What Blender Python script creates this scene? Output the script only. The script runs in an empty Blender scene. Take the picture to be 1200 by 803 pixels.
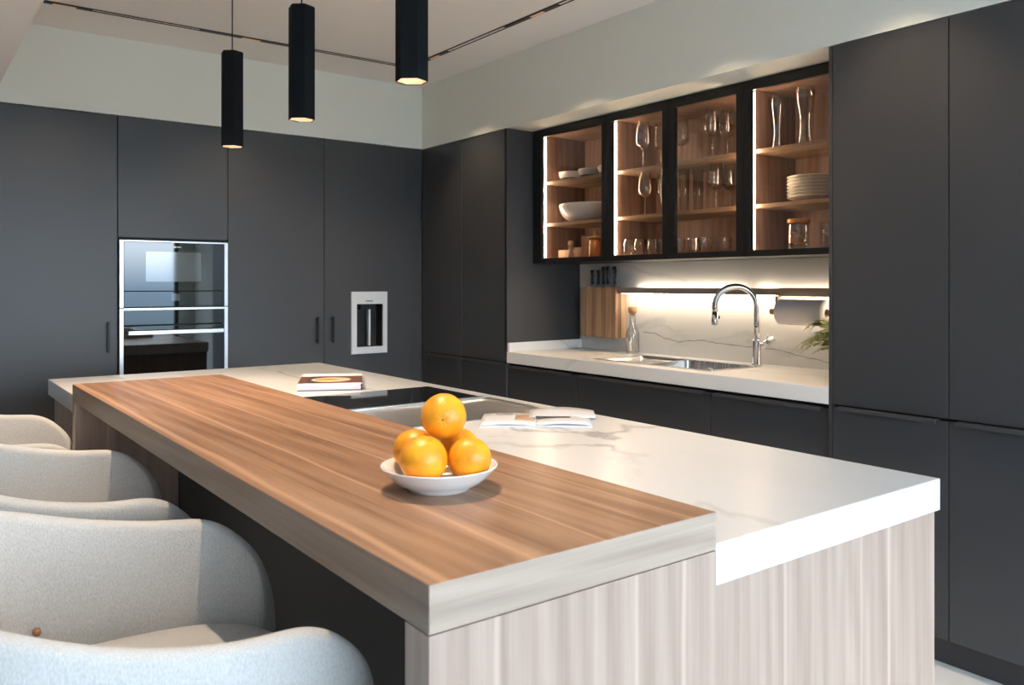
import bpy, bmesh, math, random
from mathutils import Vector, Matrix, noise
random.seed(7)
PI = math.pi
S = bpy.context.scene
COL = S.collection

# ------------------------------------------------------------------ camera
cam_d = bpy.data.cameras.new('camera')
cam = bpy.data.objects.new('camera', cam_d); COL.objects.link(cam); S.camera = cam
W_PX, F_PX, HOR = 1200.0, 963.8, 332.2
cam_d.sensor_width = 36.0; cam_d.sensor_fit = 'HORIZONTAL'
cam_d.lens = 36.0 * F_PX / W_PX
cam_d.shift_x = 0.0
cam_d.shift_y = (HOR - 401.5) / W_PX
cam.location = (0, 0, 1.32)
cam.rotation_euler = (PI / 2, 0, -math.radians(36.92))
cam_d.clip_start = 0.05; cam_d.clip_end = 500
cam_d.dof.use_dof = True
cam_d.dof.focus_distance = 2.6
cam_d.dof.aperture_fstop = 8.0

# ------------------------------------------------------------------ view + world
S.view_settings.view_transform = 'Standard'; S.view_settings.look = 'None'
S.view_settings.gamma = 1.0; S.view_settings.exposure = 0.0
S.view_settings.use_curve_mapping = False
world = bpy.data.worlds.new('world'); S.world = world; world.use_nodes = True
nt = world.node_tree; nt.nodes.clear()
tc = nt.nodes.new('ShaderNodeTexCoord'); sep = nt.nodes.new('ShaderNodeSeparateXYZ')
ramp = nt.nodes.new('ShaderNodeValToRGB'); mr = nt.nodes.new('ShaderNodeMapRange')
bg = nt.nodes.new('ShaderNodeBackground'); wo = nt.nodes.new('ShaderNodeOutputWorld')
mr.inputs[1].default_value = -1; mr.inputs[2].default_value = 1
nt.links.new(tc.outputs['Generated'], sep.inputs[0]); nt.links.new(sep.outputs[2], mr.inputs[0])
nt.links.new(mr.outputs[0], ramp.inputs[0]); nt.links.new(ramp.outputs[0], bg.inputs[0]); nt.links.new(bg.outputs[0], wo.inputs[0])
e = ramp.color_ramp.elements
e[0].position = 0.0; e[0].color = (.10, .13, .13, 1)
e[1].position = 1.0; e[1].color = (.42, .60, .95, 1)
for p, c in ((.47, (.12, .17, .20, 1)), (.497, (.22, .33, .46, 1)), (.52, (.74, .86, 1.0, 1)), (.62, (.80, .90, 1.0, 1))):
    k = e.new(p); k.color = c
bg.inputs[1].default_value = 16.0

WARM = (1.0, .72, .46)
def spot(name, loc, energy, size_deg, blend, target=None, color=WARM, radius=.02):
    l = bpy.data.lights.new(name, 'SPOT'); l.energy = energy; l.color = color
    l.spot_size = math.radians(size_deg); l.spot_blend = blend; l.shadow_soft_size = radius
    o = bpy.data.objects.new(name, l); COL.objects.link(o); o.location = loc
    if target:
        o.rotation_euler = (Vector(target) - Vector(loc)).to_track_quat('-Z', 'Y').to_euler()
    return o
# window portal: guides the sky's light in through the glazed wall behind the camera
pl = bpy.data.lights.new('window_portal', 'AREA'); pl.shape = 'RECTANGLE'; pl.size = 4.0; pl.size_y = 2.3
pl.cycles.is_portal = True
po = bpy.data.objects.new('window_portal', pl); COL.objects.link(po)
po.location = (1.25, -2.55, 1.22); po.rotation_euler = (PI / 2, 0, PI)

CEIL = 2.65
RIGHT_SPOTS = [4.12, 3.16, 2.26, 1.50]
BACK_SPOTS = [.65, 1.55]
for y in RIGHT_SPOTS:
    spot('track_spot_lamp', (2.53, y, CEIL - .006), 115, 88, .85, (2.60, y, 0))
for x in BACK_SPOTS:
    spot('track_spot_lamp', (x, 4.42, CEIL - .006), 95, 88, .85, (x, 4.46, 0))
DOWN_SPOTS = [(.72, 2.95), (.70, 1.50)]
for (x, y), w_, a_ in zip(DOWN_SPOTS, (185, 120), (66, 78)):
    spot('downlight_lamp', (x, y, CEIL - .03), w_, a_, .8, (x, y, 0), color=(1.0, .75, .52))

# ------------------------------------------------------------------ helpers
def tag(o, label=None, cat=None, group=None, kind=None):
    if label: o['label'] = label
    if cat: o['category'] = cat
    if group: o['group'] = group
    if kind: o['kind'] = kind
    return o
def thing(name, label, cat, loc=(0, 0, 0), rz=0, group=None):
    o = bpy.data.objects.new(name, None); COL.objects.link(o)
    o.location = loc; o.rotation_euler = (0, 0, rz); o.empty_display_size = .05
    return tag(o, label, cat, group)
def root_of(o):
    while o.parent: o = o.parent
    return o
def obj(name, bm, mats, parent=None, world=True, bevel=0, smooth=False, subsurf=0, loc=None, segs=2):
    """one bmesh -> one mesh object. world=True: its coordinates are world ones, shifted under the parent's base"""
    if parent is not None and world:
        bmesh.ops.translate(bm, verts=bm.verts, vec=-root_of(parent).location)
    me = bpy.data.meshes.new(name)
    bmesh.ops.recalc_face_normals(bm, faces=bm.faces)
    bm.to_mesh(me); bm.free()
    if not isinstance(mats, (list, tuple)): mats = [mats]
    for m in mats: me.materials.append(m)
    o = bpy.data.objects.new(name, me); COL.objects.link(o)
    if parent is not None: o.parent = parent
    if loc is not None: o.location = loc
    if smooth:
        for p in me.polygons: p.use_smooth = True
    if bevel:
        b = o.modifiers.new('bevel', 'BEVEL'); b.width = bevel; b.segments = segs; b.limit_method = 'ANGLE'; b.angle_limit = .7
        b.harden_normals = False
    if subsurf:
        s = o.modifiers.new('sub', 'SUBSURF'); s.levels = subsurf; s.render_levels = subsurf
    return o
def bx(*boxes, bm=None, mi=0):
    bm = bm or bmesh.new()
    for (x0, x1, y0, y1, z0, z1) in boxes:
        v = [bm.verts.new((x, y, z)) for x in (x0, x1) for y in (y0, y1) for z in (z0, z1)]
        for f in ((0, 1, 3, 2), (4, 6, 7, 5), (0, 4, 5, 1), (2, 3, 7, 6), (0, 2, 6, 4), (1, 5, 7, 3)):
            fc = bm.faces.new([v[i] for i in f]); fc.material_index = mi
    return bm
def lathe(prof, n=32, c=(0, 0, 0), bm=None, axis='Z', smooth=True, mi=0):
    bm = bm or bmesh.new(); rings = []
    for r, z in prof:
        if r < 1e-6: ps = [(0, 0, z)]
        else: ps = [(r * math.cos(2 * PI * i / n), r * math.sin(2 * PI * i / n), z) for i in range(n)]
        ring = []
        for (x, y, zz) in ps:
            if axis == 'Y': x, y, zz = x, zz, y
            elif axis == 'X': x, y, zz = zz, x, y
            ring.append(bm.verts.new((x + c[0], y + c[1], zz + c[2])))
        rings.append(ring)
    for a, b in zip(rings, rings[1:]):
        for i in range(n):
            j = (i + 1) % n
            if len(a) == 1 and len(b) == 1: continue
            if len(a) == 1: f = bm.faces.new((a[0], b[j], b[i]))
            elif len(b) == 1: f = bm.faces.new((a[i], a[j], b[0]))
            else: f = bm.faces.new((a[i], a[j], b[j], b[i]))
            f.smooth = smooth; f.material_index = mi
    return bm
def tube(path, r, n=12, bm=None, caps=True, smooth=True, mi=0):
    bm = bm or bmesh.new(); P = [Vector(p) for p in path]; rings = []
    up = Vector((0, 0, 1))
    t0 = (P[1] - P[0]).normalized()
    if abs(t0.dot(up)) > .95: up = Vector((1, 0, 0))
    nrm = (up - t0 * up.dot(t0)).normalized()
    for i, p in enumerate(P):
        a = P[max(i - 1, 0)]; b = P[min(i + 1, len(P) - 1)]
        t = (b - a).normalized(); nrm = (nrm - t * nrm.dot(t)).normalized(); bn = t.cross(nrm)
        rr = r[i] if isinstance(r, (list, tuple)) else r
        rings.append([bm.verts.new(p + (nrm * math.cos(2 * PI * k / n) + bn * math.sin(2 * PI * k / n)) * rr) for k in range(n)])
    for a, b in zip(rings, rings[1:]):
        for k in range(n):
            f = bm.faces.new((a[k], a[(k + 1) % n], b[(k + 1) % n], b[k])); f.smooth = smooth; f.material_index = mi
    if caps:
        bm.faces.new(rings[0]).material_index = mi; bm.faces.new(rings[-1]).material_index = mi
    return bm
def cell_slab(xs, ys, z0, z1, keep, bm=None):
    """slab built on a grid of cells, so it can have holes and an L shape and stay one closed mesh"""
    bm = bm or bmesh.new(); V = {}
    def v(i, j, z):
        k = (i, j, z)
        if k not in V: V[k] = bm.verts.new((xs[i], ys[j], z))
        return V[k]
    nx, ny = len(xs) - 1, len(ys) - 1
    K = lambda i, j: 0 <= i < nx and 0 <= j < ny and keep(i, j)
    for i in range(nx):
        for j in range(ny):
            if not K(i, j): continue
            for z in (z0, z1): bm.faces.new([v(i, j, z), v(i + 1, j, z), v(i + 1, j + 1, z), v(i, j + 1, z)])
            for (di, dj, a, b) in ((-1, 0, (i, j), (i, j + 1)), (1, 0, (i + 1, j), (i + 1, j + 1)), (0, -1, (i, j), (i + 1, j)), (0, 1, (i, j + 1), (i + 1, j + 1))):
                if not K(i + di, j + dj):
                    bm.faces.new([v(*a, z0), v(*b, z0), v(*b, z1), v(*a, z1)])
    return bm
def copy_tree(o, parent=None):
    c = o.copy(); COL.objects.link(c); c.parent = parent
    for ch in list(o.children): copy_tree(ch, c)
    return c

# ------------------------------------------------------------------ materials
def new_mat(name):
    m = bpy.data.materials.new(name); m.use_nodes = True
    n = m.node_tree.nodes; b = n['Principled BSDF']
    return m, m.node_tree, n, b
def N(t, typ, **kw):
    n = t.nodes.new(typ)
    for k, v in kw.items():
        if k.startswith('i_'): n.inputs[int(k[2:])].default_value = v
        else: setattr(n, k, v)
    return n
def flat(name, col, rough=.5, metal=0, spec=.5, bump=0, bscale=300, coat=0):
    m, t, n, b = new_mat(name)
    b.inputs['Base Color'].default_value = (*col, 1); b.inputs['Roughness'].default_value = rough
    b.inputs['Metallic'].default_value = metal; b.inputs['Specular IOR Level'].default_value = spec
    if coat: b.inputs['Coat Weight'].default_value = coat
    tcn = N(t, 'ShaderNodeTexCoord'); no = N(t, 'ShaderNodeTexNoise'); no.inputs['Scale'].default_value = bscale
    t.links.new(tcn.outputs['Object'], no.inputs['Vector'])
    if bump:
        bp = N(t, 'ShaderNodeBump'); bp.inputs['Strength'].default_value = bump; bp.inputs['Distance'].default_value = .002
        t.links.new(no.outputs[0], bp.inputs['Height']); t.links.new(bp.outputs[0], b.inputs['Normal'])
    else:
        r = N(t, 'ShaderNodeMapRange'); r.inputs[3].default_value = rough * .93; r.inputs[4].default_value = min(1, rough * 1.07)
        t.links.new(no.outputs[0], r.inputs[0]); t.links.new(r.outputs[0], b.inputs['Roughness'])
    return m
def wood(name, dark, mid, light, grain='Y', rough=.42, scale=1.0, bands=True, seed=0.0, bs=7.5, br=9, bamt=.8, lines=()):
    m, t, n, b = new_mat(name)
    tcn = N(t, 'ShaderNodeTexCoord')
    def mapped(across, along):
        mp = N(t, 'ShaderNodeMapping')
        sc = [across * scale] * 3; sc['XYZ'.index(grain)] = along * scale
        mp.inputs['Scale'].default_value = sc; mp.inputs['Location'].default_value = (seed, seed * 1.7, seed * .6)
        t.links.new(tcn.outputs['Object'], mp.inputs['Vector']); return mp
    broad = N(t, 'ShaderNodeTexNoise'); broad.inputs['Scale'].default_value = 1; broad.inputs['Detail'].default_value = 3
    t.links.new(mapped(br, .55).outputs[0], broad.inputs['Vector'])
    fine = N(t, 'ShaderNodeTexNoise'); fine.inputs['Scale'].default_value = 1.0; fine.inputs['Detail'].default_value = 5; fine.inputs['Roughness'].default_value = .6
    t.links.new(mapped(150, 3.2).outputs[0], fine.inputs['Vector'])
    wv = N(t, 'ShaderNodeTexWave', wave_type='BANDS', bands_direction='DIAGONAL'); wv.inputs['Scale'].default_value = .9
    wv.inputs['Distortion'].default_value = 9; wv.inputs['Detail'].default_value = 3; wv.inputs['Detail Scale'].default_value = .8
    t.links.new(mapped(13, .8).outputs[0], wv.inputs['Vector'])
    r1 = N(t, 'ShaderNodeValToRGB'); ee = r1.color_ramp.elements
    ee[0].position = .35; ee[0].color = (*dark, 1); ee[1].position = .67; ee[1].color = (*light, 1)
    k = ee.new(.5); k.color = (*mid, 1)
    a = N(t, 'ShaderNodeMath', operation='MULTIPLY_ADD', i_1=.40); t.links.new(fine.outputs[0], a.inputs[0]); 
    c = N(t, 'ShaderNodeMath', operation='MULTIPLY_ADD', i_1=.12); t.links.new(wv.outputs[1], c.inputs[0])
    d = N(t, 'ShaderNodeMath', operation='MULTIPLY', i_1=.50); t.links.new(broad.outputs[0], d.inputs[0])
    t.links.new(d.outputs[0], c.inputs[2]); t.links.new(c.outputs[0], a.inputs[2])
    t.links.new(a.outputs[0], r1.inputs[0])
    out = r1.outputs[0]
    if bands:
        st = N(t, 'ShaderNodeTexNoise'); st.inputs['Scale'].default_value = 1; st.inputs['Detail'].default_value = 0
        t.links.new(mapped(bs, .10).outputs[0], st.inputs['Vector'])
        r2 = N(t, 'ShaderNodeValToRGB'); q = r2.color_ramp.elements
        q[0].position = .575; q[0].color = (0, 0, 0, 1); q[1].position = .605; q[1].color = (bamt, bamt, bamt, 1)
        z = q.new(.64); z.color = (0, 0, 0, 1)
        t.links.new(st.outputs[0], r2.inputs[0])
        mx = N(t, 'ShaderNodeMixRGB'); mx.inputs[2].default_value = (*[min(1, v * 1.3) for v in light], 1)
        t.links.new(r2.outputs[0], mx.inputs[0]); t.links.new(out, mx.inputs[1]); out = mx.outputs[0]
    if lines:      # pale sapwood streaks that run the whole length of the veneer
        sx = N(t, 'ShaderNodeSeparateXYZ'); t.links.new(tcn.outputs['Object'], sx.inputs[0])
        wob = N(t, 'ShaderNodeTexNoise'); wob.inputs['Scale'].default_value = 1; wob.inputs['Detail'].default_value = 2
        t.links.new(mapped(1.5, 1.6).outputs[0], wob.inputs['Vector'])
        wx = N(t, 'ShaderNodeMath', operation='MULTIPLY_ADD', i_1=.035); t.links.new(wob.outputs[0], wx.inputs[0]); t.links.new(sx.outputs[0], wx.inputs[2])
        for (x0, w, am) in lines:
            q1 = N(t, 'ShaderNodeMath', operation='SUBTRACT', i_1=x0 + .0175); t.links.new(wx.outputs[0], q1.inputs[0])
            q2 = N(t, 'ShaderNodeMath', operation='ABSOLUTE'); t.links.new(q1.outputs[0], q2.inputs[0])
            q3 = N(t, 'ShaderNodeMapRange'); q3.inputs[1].default_value = w * .25; q3.inputs[2].default_value = w; q3.inputs[3].default_value = am; q3.inputs[4].default_value = 0
            t.links.new(q2.outputs[0], q3.inputs[0])
            mm = N(t, 'ShaderNodeMixRGB'); mm.inputs[2].default_value = (*[min(1, v * 1.35) for v in light], 1)
            t.links.new(q3.outputs[0], mm.inputs[0]); t.links.new(out, mm.inputs[1]); out = mm.outputs[0]
    t.links.new(out, b.inputs['Base Color'])
    b.inputs['Roughness'].default_value = rough
    bp = N(t, 'ShaderNodeBump'); bp.inputs['Strength'].default_value = .15; bp.inputs['Distance'].default_value = .001
    t.links.new(fine.outputs[0], bp.inputs['Height']); t.links.new(bp.outputs[0], b.inputs['Normal'])
    return m
def marble(name, base, vein, seed=0, rough=.28, vscale=1.0, strength=.6):
    m, t, n, b = new_mat(name)
    tcn = N(t, 'ShaderNodeTexCoord'); mp = N(t, 'ShaderNodeMapping')
    mp.inputs['Location'].default_value = (seed, seed * .37, seed * .71); mp.inputs['Scale'].default_value = (1.0, .45, 1.5)
    mp.inputs['Rotation'].default_value = (0, 0, .35)
    t.links.new(tcn.outputs['Object'], mp.inputs['Vector'])
    no = N(t, 'ShaderNodeTexNoise'); no.inputs['Scale'].default_value = 1.5 * vscale; no.inputs['Detail'].default_value = 7; no.inputs['Distortion'].default_value = .4
    t.links.new(mp.outputs[0], no.inputs['Vector'])
    ab = N(t, 'ShaderNodeMath', operation='SUBTRACT', i_1=.5); t.links.new(no.outputs[0], ab.inputs[0])
    ab2 = N(t, 'ShaderNodeMath', operation='ABSOLUTE'); t.links.new(ab.outputs[0], ab2.inputs[0])
    r = N(t, 'ShaderNodeValToRGB'); q = r.color_ramp.elements
    q[0].position = 0; q[0].color = (strength, strength, strength, 1); q[1].position = .014; q[1].color = (0, 0, 0, 1)
    t.links.new(ab2.outputs[0], r.inputs[0])
    msk = N(t, 'ShaderNodeTexNoise'); msk.inputs['Scale'].default_value = 1.3; t.links.new(tcn.outputs['Object'], msk.inputs['Vector'])
    mr_ = N(t, 'ShaderNodeMapRange'); mr_.inputs[1].default_value = .36; mr_.inputs[2].default_value = .55
    t.links.new(msk.outputs[0], mr_.inputs[0])
    mu = N(t, 'ShaderNodeMath', operation='MULTIPLY'); t.links.new(r.outputs[0], mu.inputs[0]); t.links.new(mr_.outputs[0], mu.inputs[1])
    cl = N(t, 'ShaderNodeTexNoise'); cl.inputs['Scale'].default_value = 3.0; cl.inputs['Detail'].default_value = 4
    t.links.new(mp.outputs[0], cl.inputs['Vector'])
    m0 = N(t, 'ShaderNodeMixRGB'); m0.inputs[1].default_value = (*base, 1); m0.inputs[2].default_value = (*[v * .9 for v in base], 1)
    t.links.new(cl.outputs[0], m0.inputs[0])
    mx = N(t, 'ShaderNodeMixRGB'); mx.inputs[2].default_value = (*vein, 1)
    t.links.new(mu.outputs[0], mx.inputs[0]); t.links.new(m0.outputs[0], mx.inputs[1]); t.links.new(mx.outputs[0], b.inputs['Base Color'])
    b.inputs['Roughness'].default_value = rough
    return m
def brushed(name, col, rough, sc=(2, 250, 2)):
    m, t, n, b = new_mat(name)
    b.inputs['Base Color'].default_value = (*col, 1); b.inputs['Metallic'].default_value = 1
    tcn = N(t, 'ShaderNodeTexCoord'); mp = N(t, 'ShaderNodeMapping'); mp.inputs['Scale'].default_value = sc
    no = N(t, 'ShaderNodeTexNoise'); no.inputs['Scale'].default_value = 2
    t.links.new(tcn.outputs['Object'], mp.inputs[0]); t.links.new(mp.outputs[0], no.inputs['Vector'])
    r = N(t, 'ShaderNodeMapRange'); r.inputs[3].default_value = rough * .8; r.inputs[4].default_value = rough * 1.2
    t.links.new(no.outputs[0], r.inputs[0]); t.links.new(r.outputs[0], b.inputs['Roughness'])
    return m
def emit(name, col, strength):
    m, t, n, b = new_mat(name)
    b.inputs['Base Color'].default_value = (*col, 1)
    b.inputs['Emission Color'].default_value = (*col, 1); b.inputs['Emission Strength'].default_value = strength
    return m
def pane(name, tint, rough=.0, power=5.0, base=.04):
    m, t, n, b = new_mat(name); n.remove(b)
    out = n['Material Output']
    tr = N(t, 'ShaderNodeBsdfTransparent'); tr.inputs[0].default_value = (*tint, 1)
    gl = N(t, 'ShaderNodeBsdfGlossy'); gl.inputs['Roughness'].default_value = rough
    lw = N(t, 'ShaderNodeLayerWeight'); lw.inputs[0].default_value = .5
    pw = N(t, 'ShaderNodeMath', operation='POWER', i_1=power); t.links.new(lw.outputs['Facing'], pw.inputs[0])
    fr = N(t, 'ShaderNodeMath', operation='MULTIPLY_ADD', i_1=.9, i_2=base); t.links.new(pw.outputs[0], fr.inputs[0])
    mx = N(t, 'ShaderNodeMixShader'); t.links.new(fr.outputs[0], mx.inputs[0]); t.links.new(tr.outputs[0], mx.inputs[1]); t.links.new(gl.outputs[0], mx.inputs[2])
    t.links.new(mx.outputs[0], out.inputs[0]); return m
def glass(name, col=(1, 1, 1), ior=1.45):
    m, t, n, b = new_mat(name)
    b.inputs['Base Color'].default_value = (*col, 1); b.inputs['Roughness'].default_value = .01
    b.inputs['Transmission Weight'].default_value = 1; b.inputs['IOR'].default_value = ior
    return m

M = {}
M['cab'] = flat('matt_graphite_lacquer', (.042, .0435, .048), .42, spec=.6, bump=.03, bscale=700)
M['carcass'] = flat('dark_carcass', (.012, .012, .013), .6)
M['plinth'] = flat('dark_plinth', (.03, .03, .033), .45)
M['black'] = flat('black_metal', (.012, .012, .013), .4, metal=.3)
M['black_matt'] = flat('matt_black_powder_coat', (.007, .009, .011), .8, spec=.12, bump=.05, bscale=900)
M['wall'] = flat('wall_paint', (.79, .80, .73), .85, spec=.2, bump=.04, bscale=160)
M['ceil'] = flat('ceiling_paint', (.84, .81, .78), .9, spec=.2, bump=.03, bscale=160)
M['floor'] = flat('pale_floor_tile', (.76, .76, .75), .35, bump=.02, bscale=30)
WD, WM_, WL = (.19, .10, .056), (.29, .16, .092), (.39, .235, .145)
M['wood_top'] = wood('walnut_slab_lengthwise', WD, WM_, WL, 'Y', .36, seed=1.3, br=16, lines=((-.232, .010, .8), (-.10, .006, .75), (.02, .005, .7), (.135, .006, .5), (.20, .004, .6)))
M['wood_edge_daylit'] = wood('walnut_slab_end_daylit', (.26, .195, .155), (.335, .26, .205), (.41, .325, .26), 'X', .4, seed=4.1, br=30)  # paler copy of the slab wood: daylight on the ends put into the colour
M['wood_side_shaded'] = wood('walnut_slab_side_shaded', (.15, .10, .072), (.215, .15, .11), (.29, .21, .155), 'Y', .4, seed=7.7, br=30, bands=False)  # darker copy of the same wood: shade on the left face painted in
PD, PM_, PL = (.27, .195, .155), (.335, .245, .197), (.395, .30, .245)
M['wood_panel'] = wood('walnut_panel_upright', PD, PM_, PL, 'Z', .42, seed=2.2, bs=16, br=40, bamt=.12, lines=((.176, .007, .6), (-.155, .007, .5), (.08, .006, .45)))
M['lining'] = wood('warm_cabinet_lining', (.21, .12, .08), (.31, .185, .125), (.41, .25, .17), 'Z', .45, bands=False, seed=6)
M['shelf_wood'] = wood('warm_shelf', (.20, .12, .07), (.30, .19, .115), (.40, .26, .16), 'Y', .4, bands=False, seed=8)
M['marble'] = marble('white_veined_marble', (.69, .71, .73), (.33, .34, .36), seed=3.2, strength=1.0)
M['marble2'] = marble('white_counter_marble', (.84, .83, .81), (.42, .43, .44), seed=9.2, strength=.45)
M['splash'] = marble('backsplash_marble', (.74, .73, .70), (.22, .23, .23), seed=5.0, vscale=.8, strength=.25)
M['steel'] = brushed('brushed_steel', (.62, .61, .60), .27)
M['steel_trim'] = brushed('pale_steel_trim', (.62, .63, .64), .3)
M['steel_satin'] = brushed('satin_steel', (.60, .59, .58), .38, (250, 2, 2))
M['chrome'] = flat('chrome', (.75, .75, .76), .07, metal=1)
M['black_glass'] = flat('black_glass', (.006, .007, .008), .03, spec=.8)
M['oven_glass'] = flat('smoked_oven_glass', (.006, .007, .008), .02, spec=.75)
M['oven_window'] = flat('pale_oven_window', (.05, .055, .06), .05, spec=1.0, coat=.5)
M['alu'] = flat('satin_aluminium', (.74, .78, .80), .35, metal=.35)
M['door_pane'] = pane('smoked_door_glass', (.90, .88, .86))
M['window_pane'] = pane('clear_window_glass', (.97, .98, .98))
M['glass'] = pane('clear_drinking_glass', (1, 1, 1), rough=.06, power=3.0, base=.14)
M['amber'] = flat('amber_glaze', (.55, .20, .04), .15)
M['led'] = emit('led_diffuser', (1.0, .76, .52), 62)
M['led_rail_up'] = emit('rail_led_up', (1.0, .82, .62), 30)
M['led_rail'] = emit('rail_led', (1.0, .84, .66), 13)
M['lamp_glow'] = emit('lamp_lens', (1.0, .84, .68), 30)
M['ceramic'] = flat('white_ceramic', (.80, .80, .80), .18, spec=.5)
M['bowl_dark'] = flat('grey_brown_lower_bowl', (.10, .085, .07), .5)  # darker tone of the small bowls' lower outside, white above
M['cream'] = flat('cream_ceramic', (.84, .80, .72), .3)
M['paper'] = flat('white_paper', (.88, .82, .84), .8)
M['cork'] = flat('cork', (.50, .27, .12), .8, bump=.3, bscale=120)
M['bread'] = flat('pale_pasta', (.62, .40, .20), .8)
M['rail'] = flat('bronze_rail', (.34, .28, .23), .5, metal=.1)
M['blockA'] = wood('oak_strip_pale', (.36, .21, .11), (.50, .31, .17), (.62, .41, .24), 'Z', .5, bands=False, seed=3)
M['blockB'] = wood('oak_strip_brown', (.25, .135, .07), (.36, .20, .11), (.46, .28, .16), 'Z', .5, bands=False, seed=5)
M['blockC'] = wood('oak_strip_dark', (.06, .04, .028), (.13, .08, .05), (.30, .18, .10), 'Z', .5, bands=False, seed=12)
M['handle_black'] = flat('knife_handle', (.012, .012, .014), .3)
M['fern'] = flat('fern_green', (.36, .40, .11), .5)
M['pot'] = flat('grey_pot', (.35, .35, .34), .7)
M['copper'] = flat('copper', (.40, .20, .11), .4, metal=.8)
M['leg'] = flat('dark_leg', (.02, .018, .016), .45)
# oranges
def orange_mat():
    m, t, n, b = new_mat('orange_peel')
    tcn = N(t, 'ShaderNodeTexCoord')
    no = N(t, 'ShaderNodeTexNoise'); no.inputs['Scale'].default_value = 22; no.inputs['Detail'].default_value = 3
    t.links.new(tcn.outputs['Object'], no.inputs['Vector'])
    r = N(t, 'ShaderNodeValToRGB'); q = r.color_ramp.elements
    q[0].position = .3; q[0].color = (.84, .28, .008, 1); q[1].position = .7; q[1].color = (.93, .43, .02, 1)
    t.links.new(no.outputs[0], r.inputs[0]); t.links.new(r.outputs[0], b.inputs['Base Color'])
    vo = N(t, 'ShaderNodeTexVoronoi'); vo.inputs['Scale'].default_value = 420; t.links.new(tcn.outputs['Object'], vo.inputs['Vector'])
    bp = N(t, 'ShaderNodeBump'); bp.inputs['Strength'].default_value = .3; bp.inputs['Distance'].default_value = .0008
    t.links.new(vo.outputs[0], bp.inputs['Height']); t.links.new(bp.outputs[0], b.inputs['Normal'])
    b.inputs['Roughness'].default_value = .36; b.inputs['Subsurface Weight'].default_value = .12
    b.inputs['Subsurface Radius'].default_value = (.01, .004, .001)
    return m
M['orange'] = orange_mat()
def fabric_mat():
    m, t, n, b = new_mat('woven_light_grey_fabric')
    tcn = N(t, 'ShaderNodeTexCoord')
    no = N(t, 'ShaderNodeTexNoise'); no.inputs['Scale'].default_value = 520; no.inputs['Detail'].default_value = 3
    mp = N(t, 'ShaderNodeMapping'); mp.inputs['Scale'].default_value = (1, 1, .35)
    t.links.new(tcn.outputs['Object'], mp.inputs[0]); t.links.new(mp.outputs[0], no.inputs['Vector'])
    r = N(t, 'ShaderNodeValToRGB'); q = r.color_ramp.elements
    q[0].position = .3; q[0].color = (.42, .42, .41, 1); q[1].position = .7; q[1].color = (.55, .55, .54, 1)
    t.links.new(no.outputs[0], r.inputs[0]); t.links.new(r.outputs[0], b.inputs['Base Color'])
    bp = N(t, 'ShaderNodeBump'); bp.inputs['Strength'].default_value = .5; bp.inputs['Distance'].default_value = .002
    t.links.new(no.outputs[0], bp.inputs['Height']); t.links.new(bp.outputs[0], b.inputs['Normal'])
    b.inputs['Roughness'].default_value = .95; b.inputs['Sheen Weight'].default_value = .25
    return m
M['fabric'] = fabric_mat()

# ------------------------------------------------------------------ the setting
XR, YB, XL, YF = 3.46, 5.46, -3.6, -2.6          # right, back, left, front (window) walls
RX, OY = 2.868, 4.835                             # front planes of the cabinet runs
TOP = 2.228                                       # top of the tall units
def struct(name, bm, m, **kw): return tag(obj(name, bm, m, **kw), kind='structure')
struct('floor', bx((XL, XR, YF, YB, -.06, 0)), M['floor'])
struct('wall_back', bx((XL, XR + .1, YB, YB + .1, 0, CEIL)), M['wall'])
struct('wall_right', bx((XR, XR + .1, YF, YB, 0, CEIL)), M['wall'])
M['wall_dark'] = flat('unseen_wall_darkened', (.20, .19, .18), .6)  # for the unseen left wall, darkened to cut light bouncing onto the bar
struct('wall_left', bx((XL - .1, XL, YF, YB, 0, CEIL)), M['wall_dark'])
struct('ceiling', bx((XL, XR, YF, YB, CEIL, CEIL + .1)), M['ceil'])
struct('trim_1', bx((XL, .394, YF, OY - .002, 2.25, CEIL - .001)), M['ceil'])              # lowered ceiling field, left
struct('trim_2', bx((XL, XR - .001, OY, YB - .001, TOP + .003, CEIL - .001)), M['wall'])         # bulkhead over the oven run
struct('trim_3', bx((RX, XR - .001, YF + .001, OY - .001, TOP + .003, CEIL - .001)), M['wall'])  # bulkhead over the glass cabinets
struct('baseboard_right', bx((RX + .05, RX + .07, .2, OY + .05, 0, .095)), M['plinth'])
struct('baseboard_back', bx((-.25, RX + .05, OY + .05, OY + .07, 0, .095)), M['plinth'])
# window wall behind the camera
wf = cell_slab([XL, -.75, 3.25, XR], [0, .06, 2.40, CEIL], 0, .1, lambda i, j: not (i == 1 and j == 1))
bmesh.ops.rotate(wf, verts=wf.verts, cent=(0, 0, 0), matrix=Matrix.Rotation(PI / 2, 3, 'X'))
bmesh.ops.translate(wf, verts=wf.verts, vec=(0, YF, 0))
struct('wall_front', wf, M['wall'])
wb = bx((-.75, 3.25, YF - .08, YF - .02, .06, .11), (-.75, 3.25, YF - .08, YF - .02, 2.35, 2.40))
for x in (-.75, .56, 1.88, 3.2): bx((x, x + .05, YF - .08, YF - .02, .11, 2.35), bm=wb)
w1 = struct('window_1', wb, M['black'])
for x in (-.70, .61, 1.93):
    obj('pane', bx((x, x + 1.26, YF - .054, YF - .048, .11, 2.35)), M['window_pane'], w1)

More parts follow.
